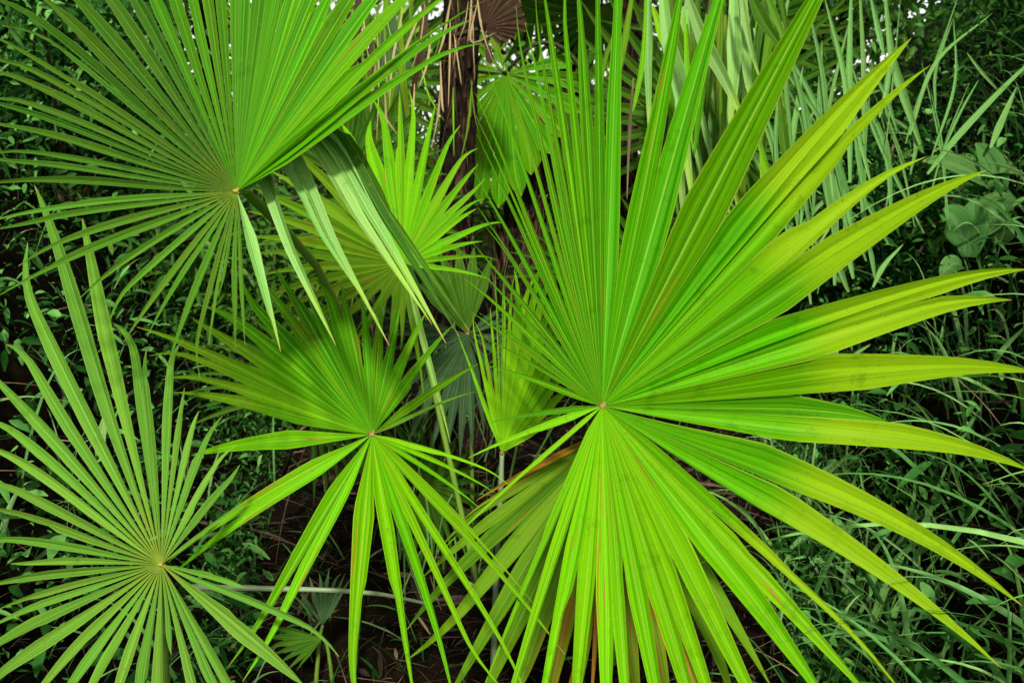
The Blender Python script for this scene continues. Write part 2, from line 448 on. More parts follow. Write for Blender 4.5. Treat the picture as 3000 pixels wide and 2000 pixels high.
# --- C: round frond at the lower left
C_ = [(575,1150,12),(560,1075,26),(530,1020,28),(490,950,30),(455,930,26),(425,890,28),(405,760,34),(340,790,30),(300,710,34),(175,490,42),(70,430,42),(15,590,40),(5,770,34),
      (-30,840,34),(-40,940,30),(-40,1000,30),(-50,1105,28),(-50,1160,26),(-50,1235,26),(20,1292,22),(-40,1345,26),(0,1400,24),(-20,1440,26),(-70,1530,44),
      (-60,1600,44),(40,1640,40),(100,1660,36),(160,1680,36),(235,1700,38),(310,1700,42),(372,1720,52),(400,1500,30),(480,1700,44),(520,1640,44),(580,1690,50),
      (700,1570,58),(790,1480,22),(560,1352,36),
      (500,1180,34,{'m':'mid'})]
C_ = [t for t in C_ if not (t[0] == 500 and t[1] == 1180)]
fan('round mid green fan frond with narrow leaflets at lower left', (370, 1295), 1.42, C_, 'cool', wscale=0.74, wobk=2.6, gapk=0.7, kup=-0.28, kdn=-0.15, kx=-0.05, sc=VS, hubmat='hubyellow', hubr=0.006,
    petiole=[(478, 1850, 1.6), (480, 2150, 1.75)], fold=0.6, tp=0.6, full=0.62)

# --- D: frond at the upper left, its right half a closed blade, its lowest right leaflets hanging
D_ = [(1320,147,34),(1400,110,34),(1396,45,38),(1425,0,44),(1370,-60,50),(1300,-110,56),(1230,-150,60),(1150,-180,62),(1080,-220,62),(1010,-240,62),(940,-250,62),
      (870,-260,60),(800,-260,56),(735,-260,50)]
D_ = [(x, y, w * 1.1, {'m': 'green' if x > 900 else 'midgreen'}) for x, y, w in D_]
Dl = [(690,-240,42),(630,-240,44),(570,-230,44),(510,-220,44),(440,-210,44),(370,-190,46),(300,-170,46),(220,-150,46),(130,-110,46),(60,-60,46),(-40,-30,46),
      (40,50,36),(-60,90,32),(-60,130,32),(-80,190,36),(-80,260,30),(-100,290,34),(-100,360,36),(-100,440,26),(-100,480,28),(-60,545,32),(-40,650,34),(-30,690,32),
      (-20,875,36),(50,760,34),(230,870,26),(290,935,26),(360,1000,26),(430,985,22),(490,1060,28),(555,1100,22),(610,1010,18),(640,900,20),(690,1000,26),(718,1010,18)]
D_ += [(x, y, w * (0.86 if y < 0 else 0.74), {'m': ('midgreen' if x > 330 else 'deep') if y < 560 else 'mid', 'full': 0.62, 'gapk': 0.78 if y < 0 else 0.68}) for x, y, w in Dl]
D_ += [(820,1030,36,{'m':'pale','tp':0.75}),
       (986,1010,52,{'m':'pale','pts':[(765,500,1.37),(860,745,1.34)],'name':'hanging_leaflet','tp':0.8}),
       (1110,940,44,{'m':'pale','pts':[(820,480,1.38),(945,700,1.37)],'name':'hanging_leaflet','tp':0.8}),
       (1140,1012,54,{'m':'pale','pts':[(835,440,1.40),(975,715,1.38)],'name':'hanging_leaflet','tp':0.8}),
       (1262,948,74,{'m':'pale','pts':[(885,400,1.42),(1055,650,1.40)],'name':'hanging_leaflet','tp':0.8}),
       (1300,1000,66,{'m':'pale','pts':[(920,390,1.43),(1085,630,1.42)],'name':'hanging_leaflet','tp':0.8}),
       (1345,985,60,{'m':'deep','pts':[(945,385,1.44),(1130,650,1.43)],'name':'hanging_leaflet','tp':0.8}),
       (1370,970,60,{'m':'deep','pts':[(960,380,1.46),(1150,640,1.45)],'name':'hanging_leaflet','tp':0.8})]
fan('large fan frond at upper left with pale leaflets hanging from its right lobe', (693, 560), 1.30, D_, 'green', kup=-0.22, kdn=-0.05, kx=0.04, hubmat='hubyellow', hubr=0.006,
    petiole=[(760, 600, 1.5), (990, 900, 1.95), (1068, 1400, 2.4), (1052, 1700, 2.5), (1034, 2000, 2.6)], fold=0.55)

# --- E: bright frond behind the hanging leaflets
E_ = [(1000,345,64),(1060,360,64),(1115,280,42),(1171,254,36),(1218,268,32),(1276,308,30),(1334,362,30),(1383,415,30),(1401,482,30),(1432,527,30),(1420,570,24),
      (1396,612,28),(1472,643,26),(1414,707,24),(1459,754,15),(1437,819,15)]
E_ = [(x, y, w, {'m': 'lime'}) for x, y, w in E_]
E_ += [(x, y, w, {'m': 'old'}) for x, y, w in [(1253,1194,16),(1225,1060,18),(1180,1020,26),(1137,1050,28),(1090,960,28),(1040,1030,26),(968,1149,22),(820,1131,24),(767,1037,28),(740,953,28),
      (755,880,30),(767,805,36),(736,745,40),(727,690,40),(727,618,42),(740,560,44),(790,500,46),(850,430,46),(930,380,50)]]
E_ += [(1316,1300,22,{'m':'pale'})]
fan('bright small fan frond glowing behind the hanging leaflets', (1180, 770), 2.2, E_, 'lime', kup=-0.25, kdn=-0.2, petiole=[(1260, 1100, 2.3), (1400, 1720, 2.35)], hubr=0.008, pw=0.008, fold=0.5)

# --- F: shaded blue green frond
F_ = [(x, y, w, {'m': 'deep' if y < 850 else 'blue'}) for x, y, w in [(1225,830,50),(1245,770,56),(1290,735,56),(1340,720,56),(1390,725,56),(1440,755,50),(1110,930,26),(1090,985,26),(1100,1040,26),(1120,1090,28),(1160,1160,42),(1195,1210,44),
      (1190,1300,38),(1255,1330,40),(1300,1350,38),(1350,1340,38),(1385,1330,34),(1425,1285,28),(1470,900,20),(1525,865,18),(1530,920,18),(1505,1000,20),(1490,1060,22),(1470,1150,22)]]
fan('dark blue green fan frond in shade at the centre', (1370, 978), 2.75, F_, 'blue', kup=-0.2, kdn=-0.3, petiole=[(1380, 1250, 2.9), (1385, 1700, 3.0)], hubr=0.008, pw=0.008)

# --- G: folded young frond
G_ = [(1340,975,13),(1376,921,16),(1405,935,14),(1440,900,16),(1476,850,22),(1502,815,30),(1528,790,38),(1555,790,40),(1582,785,42),(1610,800,42),(1640,840,42),(1665,900,42),(1690,960,42),
      (1705,1030,36),(1712,1100,32),(1695,1180,22),(1475,740,5),(1500,745,5),(1450,780,5)]
fan('half closed yellow green young frond between the two big fronds', (1470, 1325), 2.1, G_, 'yellow', kup=-0.15, kdn=0, petiole=[(1466, 1440, 2.12), (1450, 1800, 2.2), (1440, 2150, 2.3)], hubr=0.006, pw=0.009, fold=0.55, petmat='grey')

# --- H: older frond under the big one
H_ = [(1280,1600,30),(1330,1535,24),(1235,1690,54),(1190,1830,70),(1235,1960,74),(1300,2060,80),(1390,2110,84),(1480,2130,86),(1580,2150,88),(1680,2150,88),(1780,2150,88),(1880,2150,88),
      (1980,2140,88),(2080,2120,88),(2180,2080,88),(2270,2010,80),(2330,1930,60)]
H_ = [(x, y, w, {'m': 'stained' if x in (1580, 1680, 1880, 1980, 2080, 1330) else 'old'}) for x, y, w in H_]
H_ += [(x, y, w, {'m': 'rust', 'dz': -0.03}) for x, y, w in [(1655, 2140, 34), (1735, 2120, 30), (1850, 2140, 24), (1955, 2120, 30), (2060, 2080, 26), (1395, 1465, 26)]]
fan('older olive fan frond with brown streaks beneath the big frond', (1785, 1265), 2.0, H_, 'old', kup=-0.2, kdn=-0.28, petiole=[(1800, 1600, 2.4), (1820, 2000, 2.6)], hubr=0.0, fold=0.25)

# --- I: two small seedlings fans at the bottom
fan('small dark fan leaf standing upright on the brown soil', (945, 1830), 2.3, [(800,1745,16),(835,1765,20),(880,1735,26),(908,1690,24),(940,1680,24),(965,1665,22),(990,1675,20),(1012,1680,16),(1042,1670,12)],
    'blue', kup=-0.15, petiole=[(935, 1880, 2.32), (925, 2010, 2.35)], hubr=0.0, pw=0.006)
fan('small dark fan leaf lying sideways on the brown soil', (945, 1868), 2.25, [(790,1838,26),(778,1868,28),(785,1895,28),(798,1920,26),(815,1945,20),(838,1965,18),(870,1960,14)],
    'deep', kx=-0.1, petiole=[(960, 1900, 2.28), (975, 2010, 2.3)], hubr=0.0, pw=0.005)

# --- J: hanging fans behind
fan('backlit hanging fan frond left of the middle palm trunk', (1480, 215), 3.9, [(1350,330,80),(1340,420,80),(1365,520,80),(1400,590,80),(1455,610,80),(1515,570,80),(1565,510,80),(1612,450,80),(1660,400,80),
    (1700,330,80),(1720,250,70),(1690,180,60),(1400,140,60),(1355,190,70),(1345,255,80),(1440,100,40)], 'green', full=0.8, wscale=1.25, kup=0.1, kdn=0.2, fold=0.3, hubr=0.015, hubmat='bark',
    petiole=[(1540, 150, 3.85), (1600, 125, 3.85), (1680, 170, 3.85), (1760, 330, 3.9), (1790, 480, 4.1)], petmat='darkstem', pw=0.012)
fan('dark hanging fan frond right of the backlit one', (1655, 270), 4.5, [(1740,150,70),(1780,190,70),(1800,260,70),(1800,350,70),(1780,430,70),(1750,490,70),(1700,520,70),(1650,500,70),(1610,440,70),(1600,330,60)], 'deep', full=0.8, wscale=1.2,
    kup=0.1, kdn=0.2, hubr=0.012, hubmat='bark', petiole=[(1600, 240, 4.4), (1500, 220, 4.4), (1370, 205, 4.3)], petmat='darkstem', pw=0.012)
fan('dry brown dead fan frond near the top left trunk', (1415, 80), 3.3, [(1385,-90,60),(1430,-90,70),(1475,-60,70),(1515,-20,70),(1535,40,64),(1540,85,60),(1510,112,60),(1465,128,60),(1438,190,26),(1450,-90,70),(1495,-45,70),(1528,10,70),(1542,62,70),(1528,102,66),(1490,124,60),(1405,-95,60)], 'brown', full=0.8, wscale=1.5,
    kup=0.1, kdn=0.1, hubr=0.02, hubmat='bark', petiole=[(1390, 90, 3.32), (1340, 105, 3.4)], petmat='darkstem', pw=0.011, fold=0.5)

# ------------------------------------------------------------------ terrain
def ground_z(x, y):
    yy = np.maximum(y, 0)
    fade = np.clip((y + 0.6) / 1.6, 0, 1); fade = fade * fade * (3 - 2 * fade)
    r = np.maximum(x - (0.28 * yy + 0.47), 0); l = np.maximum(-x - (0.25 * yy + 0.47), 0)
    def bank(t): return np.minimum(2.0 * t * t / (t + 0.25), 3.6 + 0.1 * t)
    z = (bank(r) + bank(l)) * fade
    return z + 0.05 * np.sin(x * 3.1 + y) * np.cos(y * 2.3) + 0.03 * np.sin(x * 9 + 2 * y) * np.sin(7 * y) + 0.02 * yy

xs = np.unique(np.concatenate([np.linspace(-60, -6, 12), np.linspace(-6, 6, 121), np.linspace(6, 60, 12)]))
ys = np.unique(np.concatenate([np.linspace(-30, -1, 8), np.linspace(-1, 9, 101), np.linspace(9, 90, 18)]))
gx, gy = np.meshgrid(xs, ys)
gz = ground_z(gx, gy)
gv = np.stack([gx.ravel(), gy.ravel(), gz.ravel()], 1)
nx_ = len(xs)
gf = [(j * nx_ + i, j * nx_ + i + 1, (j + 1) * nx_ + i + 1, (j + 1) * nx_ + i) for j in range(len(ys) - 1) for i in range(nx_ - 1)]
tag(mesh_obj('ground', gv, gf, M['soil']), kind='structure')

def hit_depth(px, py):
    for d in np.arange(0.9, 8, 0.03):
        p = P(px, py, float(d))
        if p.z < float(ground_z(np.array(p.x), np.array(p.y))): return float(d)
    return 8.0

def np_normal(x, y):
    e = 0.02
    dx = (ground_z(x + e, y) - ground_z(x - e, y)) / (2 * e); dy = (ground_z(x, y + e) - ground_z(x, y - e)) / (2 * e)
    n = np.stack([-dx, -dy, np.ones_like(dx)], -1)
    return n / np.linalg.norm(n, axis=-1, keepdims=True)

def unit(a): return a / np.maximum(np.linalg.norm(a, axis=-1, keepdims=True), 1e-9)

def leaf_cloud(name, base, axis, length, width, mat, nsec=3, droop=0.3, shape='leaf', blade=0.0):
    """one mesh of many separate small leaves / blades growing from base along axis"""
    n = len(base)
    axis = unit(axis)
    side = unit(np.cross(axis, RNG.normal(size=(n, 3))))
    nrm = np.cross(side, axis)
    rows = []
    for k in range(nsec + 1):
        s = k / nsec
        w = (math.sin(math.pi * min(max(s, 0.04), 0.96)) ** 0.8) if shape == 'leaf' else max(1 - s, 0.03) ** 0.7 * (0.6 + 0.4 * min(1, s * 4))
        c = base + axis * (length * s)[:, None] + np.array([0, 0, -1.0]) * (droop * length * s * s)[:, None]
        off = side * (width * w * 0.5)[:, None]
        lift = nrm * (width * w * 0.18)[:, None]
        rows += [c - off + lift, c, c + off + lift]
    pts = np.stack(rows, 1)           # n, 3*(nsec+1), 3
    m = 3 * (nsec + 1)
    f = []
    for k in range(nsec):
        for j in range(2):
            a = k * 3 + j
            f.append((a, a + 1, a + 4, a + 3))
    f = np.array(f)
    faces = (f[None] + (np.arange(n) * m)[:, None, None]).reshape(-1, 4)
    me = bpy.data.meshes.new(name)
    me.vertices.add(n * m); me.vertices.foreach_set('co', pts.reshape(-1).astype(np.float32))
    me.loops.add(faces.size); me.loops.foreach_set('vertex_index', faces.ravel().astype(np.int32))
    me.polygons.add(len(faces)); me.polygons.foreach_set('loop_start', np.arange(0, faces.size, 4, dtype=np.int32))
    me.polygons.foreach_set('use_smooth', np.ones(len(faces), dtype=bool))
    me.update(calc_edges=True)
    me.materials.append(mat)
    o = bpy.data.objects.new(name, me); COL.objects.link(o)
    return o

def bank_points(n, side, ymin=0.7, ymax=6.0, tmax=2.2):
    y = ymin + (ymax - ymin) * RNG.random(n) ** 1.5
    t = -0.15 + (tmax + 0.15) * RNG.random(n) ** 1.35
    x = side * ((0.28 if side > 0 else 0.25) * y + 0.47 + t)
    z = ground_z(x, y)
    return x, y, z

for side, nm in ((-1, 'left'), (1, 'right')):
    # creeping leaves, clumped
    n = 52000
    x, y, z = bank_points(n, side, 0.7, 11.0, 2.6)
    cl = np.sin(x * 5.3 + 1.7 * y) * np.sin(y * 4.1 + 2.2 * z) + 0.6 * np.sin(13 * z + 4 * x + 3 * y)
    keep = cl + RNG.normal(size=n) * 0.5 > (0.25 if side > 0 else -0.1)
    x, y, z = x[keep], y[keep], z[keep]; n = len(x)
    nr = np_normal(x, y)
    base = np.stack([x, y, z], 1) + nr * (0.01 + 0.26 * RNG.random(n) ** 1.3)[:, None]
    ax = nr * 0.5 + RNG.normal(size=(n, 3)) * 0.6 + np.array([0, -0.35, 0.25])
    ln = 0.014 + 0.055 * RNG.random(n) ** 2.2
    tag(leaf_cloud('ground_cover', base, ax, ln, ln * (0.2 + 0.32 * RNG.random(n)), M['cover'], 3, 0.3), kind='stuff')
    # wild grass
    n = 3400 if side > 0 else 1300
    x, y, z = bank_points(n, side, 0.9, 6.5)
    nr = np_normal(x, y)
    base = np.stack([x, y, z], 1)
    ax = nr * 0.4 + np.array([0, -0.2, 0.8]) + RNG.normal(size=(n, 3)) * 0.38
    ln = 0.12 + 0.42 * RNG.random(n) ** 1.7
    tag(leaf_cloud('wild_grass', base, ax, ln, 0.003 + 0.013 * RNG.random(n) ** 2, M['cover2'], 6, 0.45, 'blade'), kind='stuff')

    # long arching blades and narrow leaved weeds
    n = 520 if side > 0 else 60
    x, y, z = bank_points(n, side, 1.3, 5.0, 1.25)
    base = np.stack([x, y, z], 1)
    ax = np_normal(x, y) * 0.35 + np.array([-0.1 * side, -0.15, 0.9]) + RNG.normal(size=(n, 3)) * 0.3
    ln = 0.4 + 0.75 * RNG.random(n)
    tag(leaf_cloud('wild_grass', base, ax, ln, 0.007 + 0.018 * RNG.random(n) ** 1.5, M['longgrass'], 10, 0.5, 'blade'), kind='stuff')
    n = 3200
    x, y, z = bank_points(n, side, 0.8, 6.0)
    base = np.stack([x, y, z], 1) + np_normal(x, y) * (0.02 + 0.25 * RNG.random(n))[:, None]
    ax = np_normal(x, y) * 0.5 + np.array([0, -0.3, 0.4]) + RNG.normal(size=(n, 3)) * 0.55
    ln = 0.04 + 0.09 * RNG.random(n)
    tag(leaf_cloud('ground_cover', base, ax, ln, ln * (0.12 + 0.2 * RNG.random(n)), M['weed'], 4, 0.4), kind='stuff')
    # dead twigs and bent stems
    n = 420
    x, y, z = bank_points(n, side, 0.9, 5.5)
    base = np.stack([x, y, z], 1) + np_normal(x, y) * (0.15 * RNG.random(n))[:, None]
    ax = RNG.normal(size=(n, 3)) + np.array([0, 0, 0.5])
    ln = 0.1 + 0.5 * RNG.random(n) ** 2
    tag(leaf_cloud('dry_twigs', base, ax, ln, 0.0025 + 0.003 * RNG.random(n), M['litter'], 8, 0.35, 'blade'), kind='stuff')

# leaf litter and seedlings on the path floor
n = 1900
x = RNG.uniform(-1.6, 1.8, n); y = RNG.uniform(1.2, 7, n)
base = np.stack([x, y, ground_z(x, y) + 0.006 + 0.05 * RNG.random(n) ** 3], 1)
ax = RNG.normal(size=(n, 3)) * np.array([1, 1, 0.22])
ln = 0.05 + 0.25 * RNG.random(n) ** 2.2
nfb = 9000
xf = RNG.uniform(-1.3, 1.5, nfb); yf = RNG.uniform(1.5, 5, nfb)
bf = np.stack([xf, yf, ground_z(xf, yf) + 0.01 + 0.03 * RNG.random(nfb)], 1)
tag(leaf_cloud('palm_fibres', bf, RNG.normal(size=(nfb, 3)) * np.array([1, 1, 0.5]), 0.03 + 0.13 * RNG.random(nfb) ** 2, 0.0012 + 0.0012 * RNG.random(nfb), M['litter'], 5, 0.3, 'blade'), kind='stuff')
nfb = 260
xf = RNG.uniform(-1.0, 1.2, nfb); yf = RNG.uniform(1.6, 4, nfb)
bf = np.stack([xf, yf, ground_z(xf, yf) + 0.02 + 0.05 * RNG.random(nfb)], 1)
tag(leaf_cloud('dead_leaf_pieces', bf, RNG.normal(size=(nfb, 3)) * np.array([1, 1, 0.3]), 0.07 + 0.2 * RNG.random(nfb) ** 2, 0.008 + 0.016 * RNG.random(nfb), M['litter'], 6, 0.1), kind='stuff')
tag(leaf_cloud('dry_stems', base[:700] + np.array([0, 0, 0.05]), RNG.normal(size=(700, 3)) * np.array([1, 1, 0.6]), 0.12 + 0.5 * RNG.random(700) ** 2, 0.003 + 0.003 * RNG.random(700), M['litter'], 9, 0.25, 'blade'), kind='stuff')
tag(leaf_cloud('leaf_litter', base, ax, ln, 0.002 + 0.014 * RNG.random(n) ** 4, M['litter'], 3, 0.02), kind='stuff')
n = 900
x = RNG.uniform(-1.2, 1.5, n); y = RNG.uniform(1.9, 8, n)
base = np.stack([x, y, ground_z(x, y)], 1)
ax = np.array([0, 0, 1.0]) + RNG.normal(size=(n, 3)) * 0.45
ln = 0.12 + 0.4 * RNG.random(n) ** 2
tag(leaf_cloud('wild_grass', base, ax, ln, 0.004 + 0.01 * RNG.random(n), M['cover2'], 5, 0.35, 'blade'), kind='stuff')

# ------------------------------------------------------------------ grass clumps with large blades
def blade_to(root, pts, w, mat, name='blade', fold=0.3, tp=0.55, twist=0.3, full=0.15):
    """pts: photograph points with depth; w in photograph pixels"""
    w3 = [P(*q) for q in pts]
    cp = curve_pts(w3, 16) if len(w3) > 2 else [w3[0].lerp(w3[1], k / 15) for k in range(16)]
    d = sum(q[2] for q in pts) / len(pts)
    hw = [0.5 * w * d / F * (0.3 + 0.7 * min(1, k / 6)) * max(taper(k / 15, tp, full), 0.02) for k in range(16)]
    nr = (EYE - cp[8]).normalized()
    vs, fc, uv = strip([q - root.location for q in cp], nr, hw, hw, fold, 0, random.uniform(-twist, twist))
    return mesh_obj(name, vs, fc, M[mat], root, uv, crease=[4])

def v2(x, y): return x * VS, y * VS

def clump(name, label, cat, blades, mat='grass', group=None, lift=0.22, part='blade'):
    """blades: list of (list of V points root to tip, width)"""
    bx, by = v2(*blades[0][0][0])
    d0 = hit_depth(bx, by) - lift
    root = thing(name, label, cat, P(bx, by, d0), group)
    for pts, w in blades:
        q = []
        for (a, c) in pts:
            px, py = v2(a, c); q.append((px, py))
        d = min(hit_depth(*p) for p in (q[0], q[len(q) // 2])) - lift
        d = max(min(d, 3.2), 1.75)
        q = [(p[0], p[1], d + 0.06 * i / len(q)) for i, p in enumerate(q)]
        blade_to(root, q, w * VS, mat, part)
    return root

TG = 'grass clumps on the right bank'
clump('grass_clump', 'tall pale grass clump behind the upper right leaflets', 'grass', [
    ([(1960,540),(1935,420),(1883,262),(1820,140)], 24), ([(1953,420),(1951,175),(1956,-40)], 19), ([(1950,330),(1939,175),(1893,-10)], 16),
    ([(1985,330),(1984,175),(1974,-40)], 15), ([(1820,360),(1800,90),(1818,-40)], 15), ([(1900,300),(1890,175),(1858,20)], 14),
    ([(1870,420),(1840,220),(1790,60)], 14), ([(2000,420),(1960,260),(1905,60)], 14), ([(1990,480),(1968,330),(1962,200)], 13),
    ([(1930,600),(1900,430),(1850,300)], 14), ([(1835,560),(1850,420),(1880,300)], 10)], group=TG)
clump('grass_clump', 'grass clump with one broad hanging blade beside the top right leaflet tips', 'grass', [
    ([(2114,332),(2072,210),(2047,120),(2030,-40)], 24), ([(2020,270),(2040,190),(2046,120)], 13), ([(2030,125),(2015,60),(1995,-30)], 15),
    ([(2080,330),(2110,230),(2149,140),(2205,-20)], 9), ([(2090,310),(2149,145),(2280,30)], 11), ([(2149,250),(2150,160),(2190,40)], 8), ([(2060,300),(2030,210),(1990,150)], 12)], group=TG)
clump('grass_clump', 'grey green grass clump leaning right above the broad leaves', 'grass', [
    ([(2130,400),(2198,315),(2296,210),(2400,110)], 18), ([(2275,340),(2300,280),(2335,200)], 18), ([(2155,370),(2205,260),(2250,180)], 7), ([(2290,205),(2250,160),(2220,120)], 9)], group=TG)
clump('grass_clump', 'grass clump seen between the long right hand leaflets', 'grass', [
    ([(1960,640),(1945,560),(1940,480)], 18), ([(1990,600),(1960,520),(1930,470)], 12), ([(2005,660),(2030,610),(2075,560)], 14), ([(2010,640),(2000,580),(1985,530)], 12),
    ([(1915,880),(1920,830),(1925,800)], 13), ([(1965,875),(1962,820),(2000,790)], 13), ([(2050,870),(2052,800),(2060,770)], 8), ([(2149,860),(2160,790),(2172,720)], 11), ([(2270,850),(2310,795),(2360,745)], 14),
    ([(2040,560),(2000,480),(1960,430)], 14)], group=TG)
clump('grass_clump', 'grass clump below the lowest horizontal leaflet at right', 'grass', [
    ([(2107,1243),(2140,1160),(2176,1065)], 16), ([(2160,1285),(2220,1200),(2292,1108)], 11), ([(1945,1160),(1960,1110),(1980,1060)], 11), ([(1865,1125),(1890,1085),(1920,1055)], 14),
    ([(2012,1200),(1985,1130),(1975,1080)], 8), ([(2195,1030),(2225,980),(2258,925)], 12), ([(2015,1020),(2030,970),(2040,925)], 9), ([(1870,1020),(1880,980),(1885,940)], 8)], group=TG)
clump('grass_clump', 'grass clump at the lower right between drooping leaflets', 'grass', [
    ([(1985,1480),(2030,1360),(2080,1270)], 20), ([(2020,1370),(2045,1310),(2075,1265)], 16), ([(1940,1470),(1935,1380),(1945,1290)], 14), ([(1920,1400),(1900,1330),(1880,1270)], 14),
    ([(2050,1500),(2045,1430),(2040,1380)], 14), ([(1950,1440),(1985,1390),(2010,1340)], 10), ([(2200,1490),(2250,1440),(2300,1380)], 9), ([(2150,1560),(2170,1490),(2190,1420)], 9),
    ([(1870,1290),(1860,1240),(1850,1200)], 10), ([(2100,1300),(2080,1350),(2060,1400)], 8)], group=TG)
clump('folded_leaf', 'pale folded dry leaf caught on the lower left frond', 'leaf', [([(225,1060),(232,1000),(246,940)], 26), ([(246,945),(238,990),(222,1010)], 22)], mat='pale', lift=0.5)

for lab, x0, x1, y0, y1, cnt in [('dense grass clump with long arching blades right of the hanging palm leaves', 2230, 2520, 250, 900, 26), ('long grass clump with crossing blades at the right of the folded tips', 2480, 2800, 150, 700, 12),
                                 ('tall thin grass clump above the lower drooping leaflets', 2280, 2760, 1250, 1900, 34)]:
    bl = []
    for q in range(cnt):
        bx, by = random.uniform(x0, x1), random.uniform(y0 + (y1 - y0) * 0.45, y1)
        L_ = random.uniform(220, 620) * (0.6 if y0 > 1000 else 1.0); a = random.gauss(-0.10 if y0 < 1000 else 0.25, 0.24); k_ = random.gauss(0, 70)
        p2 = (bx + math.sin(a) * L_ * 0.5, by - math.cos(a) * L_ * 0.5); p3 = (bx + math.sin(a) * L_ + k_, by - math.cos(a) * L_ + abs(k_) * 0.3)
        bl.append(([(bx / VS, by / VS), (p2[0] / VS, p2[1] / VS), (p3[0] / VS, p3[1] / VS)], random.choice([5, 6, 8, 11, 15, 20])))
    clump('grass_clump', lab, 'grass', bl, group=TG, lift=0.16)

bl = []
for q in range(30):
    bx, by = random.uniform(1150, 1480), random.uniform(1250, 1800)
    L_ = random.uniform(250, 620); a = random.gauss(0.0, 0.3); k_ = random.gauss(0, 80)
    p2 = (bx + math.sin(a) * L_ * 0.5, by - math.cos(a) * L_ * 0.5); p3 = (bx + math.sin(a) * L_ + k_, by - math.cos(a) * L_)
    bl.append(([(bx / VS, by / VS), (p2[0] / VS, p2[1] / VS), (p3[0] / VS, p3[1] / VS)], random.choice([3, 4, 5, 7, 10])))
clump('grass_clump', 'thin crossing grass blades in the gap under the dark blue green frond', 'grass', bl, group='grass clumps in the gap', lift=0.05)

# broad leaved weed at right
def oval(root, a, b_, w, d):
    A_, B_ = P(*v2(*a), d), P(*v2(*b_), d - 0.05)
    cp = [A_.lerp(B_, k / 13) + Vec((0, 0, 0.03)) * math.sin(math.pi * k / 13) for k in range(14)]
    hw = [0.5 * w * VS * d / F * max(0.03, math.sin(math.pi * (0.06 + 0.94 * k / 13) ** 0.8)) ** 0.75 for k in range(14)]
    vs, fc, uv = strip([q - root.location for q in cp], (EYE - A_).normalized() * 0.8 + Vec((0, 0, 0.5)), hw, hw, 0.25, 0.0, random.uniform(-0.3, 0.3))
    mesh_obj('leaf', vs, fc, M['broad'], root, uv)
dW = max(1.9, hit_depth(*v2(2235, 540)) - 0.5)
weed = thing('broadleaf_weed', 'low weed with wide oval leaves on the right bank', 'plant', P(*v2(2250, 560), dW + 0.12))
for a, b_, w in [((2225,590),(2240,455),66),((2215,560),(2165,480),70),((2240,540),(2330,450),80),((2270,420),(2120,370),52),((2300,440),(2240,330),54),((2250,400),(2340,400),36),((2210,610),(2160,640),50),((2290,560),(2345,520),50)]:
    oval(weed, a, b_, w, dW)
vs, fc, uv = tube([P(*v2(2250, 680), dW + 0.15) - weed.location, P(*v2(2250, 560), dW + 0.06) - weed.location, P(*v2(2280, 400), dW + 0.02) - weed.location], [0.006, 0.005, 0.003])
mesh_obj('stem', vs, fc, M['petiole'], weed, uv)

# a cut petiole lying across
o = thing('fallen_petiole', 'grey green smooth leaf stalk lying across the soil at lower left', 'leaf stalk', P(700, 1712, 1.95))
cp = curve_pts([P(560, 1720, 1.9), P(740, 1722, 1.95), P(960, 1728, 2.0), P(1100, 1738, 2.0), P(1180, 1752, 2.03), P(1260, 1770, 2.06)], 24)
vs, fc, uv = tube([q - o.location for q in cp], [0.0085 - 0.0002 * k for k in range(24)], 10)
mesh_obj('stalk', vs, fc, M['grey'], o, uv)

# ------------------------------------------------------------------ palm trees
def trunk_mesh(pts, r, seg=28, n=40, jag=0.2):
    cp = curve_pts(pts, n)
    V_, fc = [], []
    for i, p in enumerate(cp):
        for j in range(seg):
            th = 2 * math.pi * j / seg
            rr = r * (1 + jag * 0.5 * math.sin(7 * th + i * 0.9) * math.sin(i * 0.7) + jag * random.uniform(-0.6, 0.9) * (1 if (i + j) % 3 else 0.2))
            V_.append(p + Vec((math.cos(th) * rr, math.sin(th) * rr, 0)))
    for i in range(n - 1):
        for j in range(seg):
            fc.append((i * seg + j, i * seg + (j + 1) % seg, (i + 1) * seg + (j + 1) % seg, (i + 1) * seg + j))
    return V_, fc, cp

def boots(root, cp, r, k, lo=2, hi=38):
    """split old leaf bases clasping the trunk"""
    for q in range(k):
        i = random.randint(lo, hi); p = cp[min(i, len(cp) - 1)]
        th = random.uniform(-math.pi, 0) if q % 4 else random.uniform(0, math.pi)
        out = Vec((math.cos(th), math.sin(th), 0))
        h = random.uniform(0.16, 0.34)
        path = [p + out * (r * 1.02 + 0.09 * s * s) + Vec((0, 0, h * s)) + out.cross(Vec((0, 0, 1))) * 0.03 * s for s in [x / 9 for x in range(10)]]
        hw = [random.uniform(0.026, 0.045) * (1 - 0.8 * s) for s in [x / 9 for x in range(10)]]
        vs, fc, uv = strip([a - root.location for a in path], out, hw, hw, -0.5)
        mesh_obj('leaf_base', vs, fc, M['boot'], root, uv)

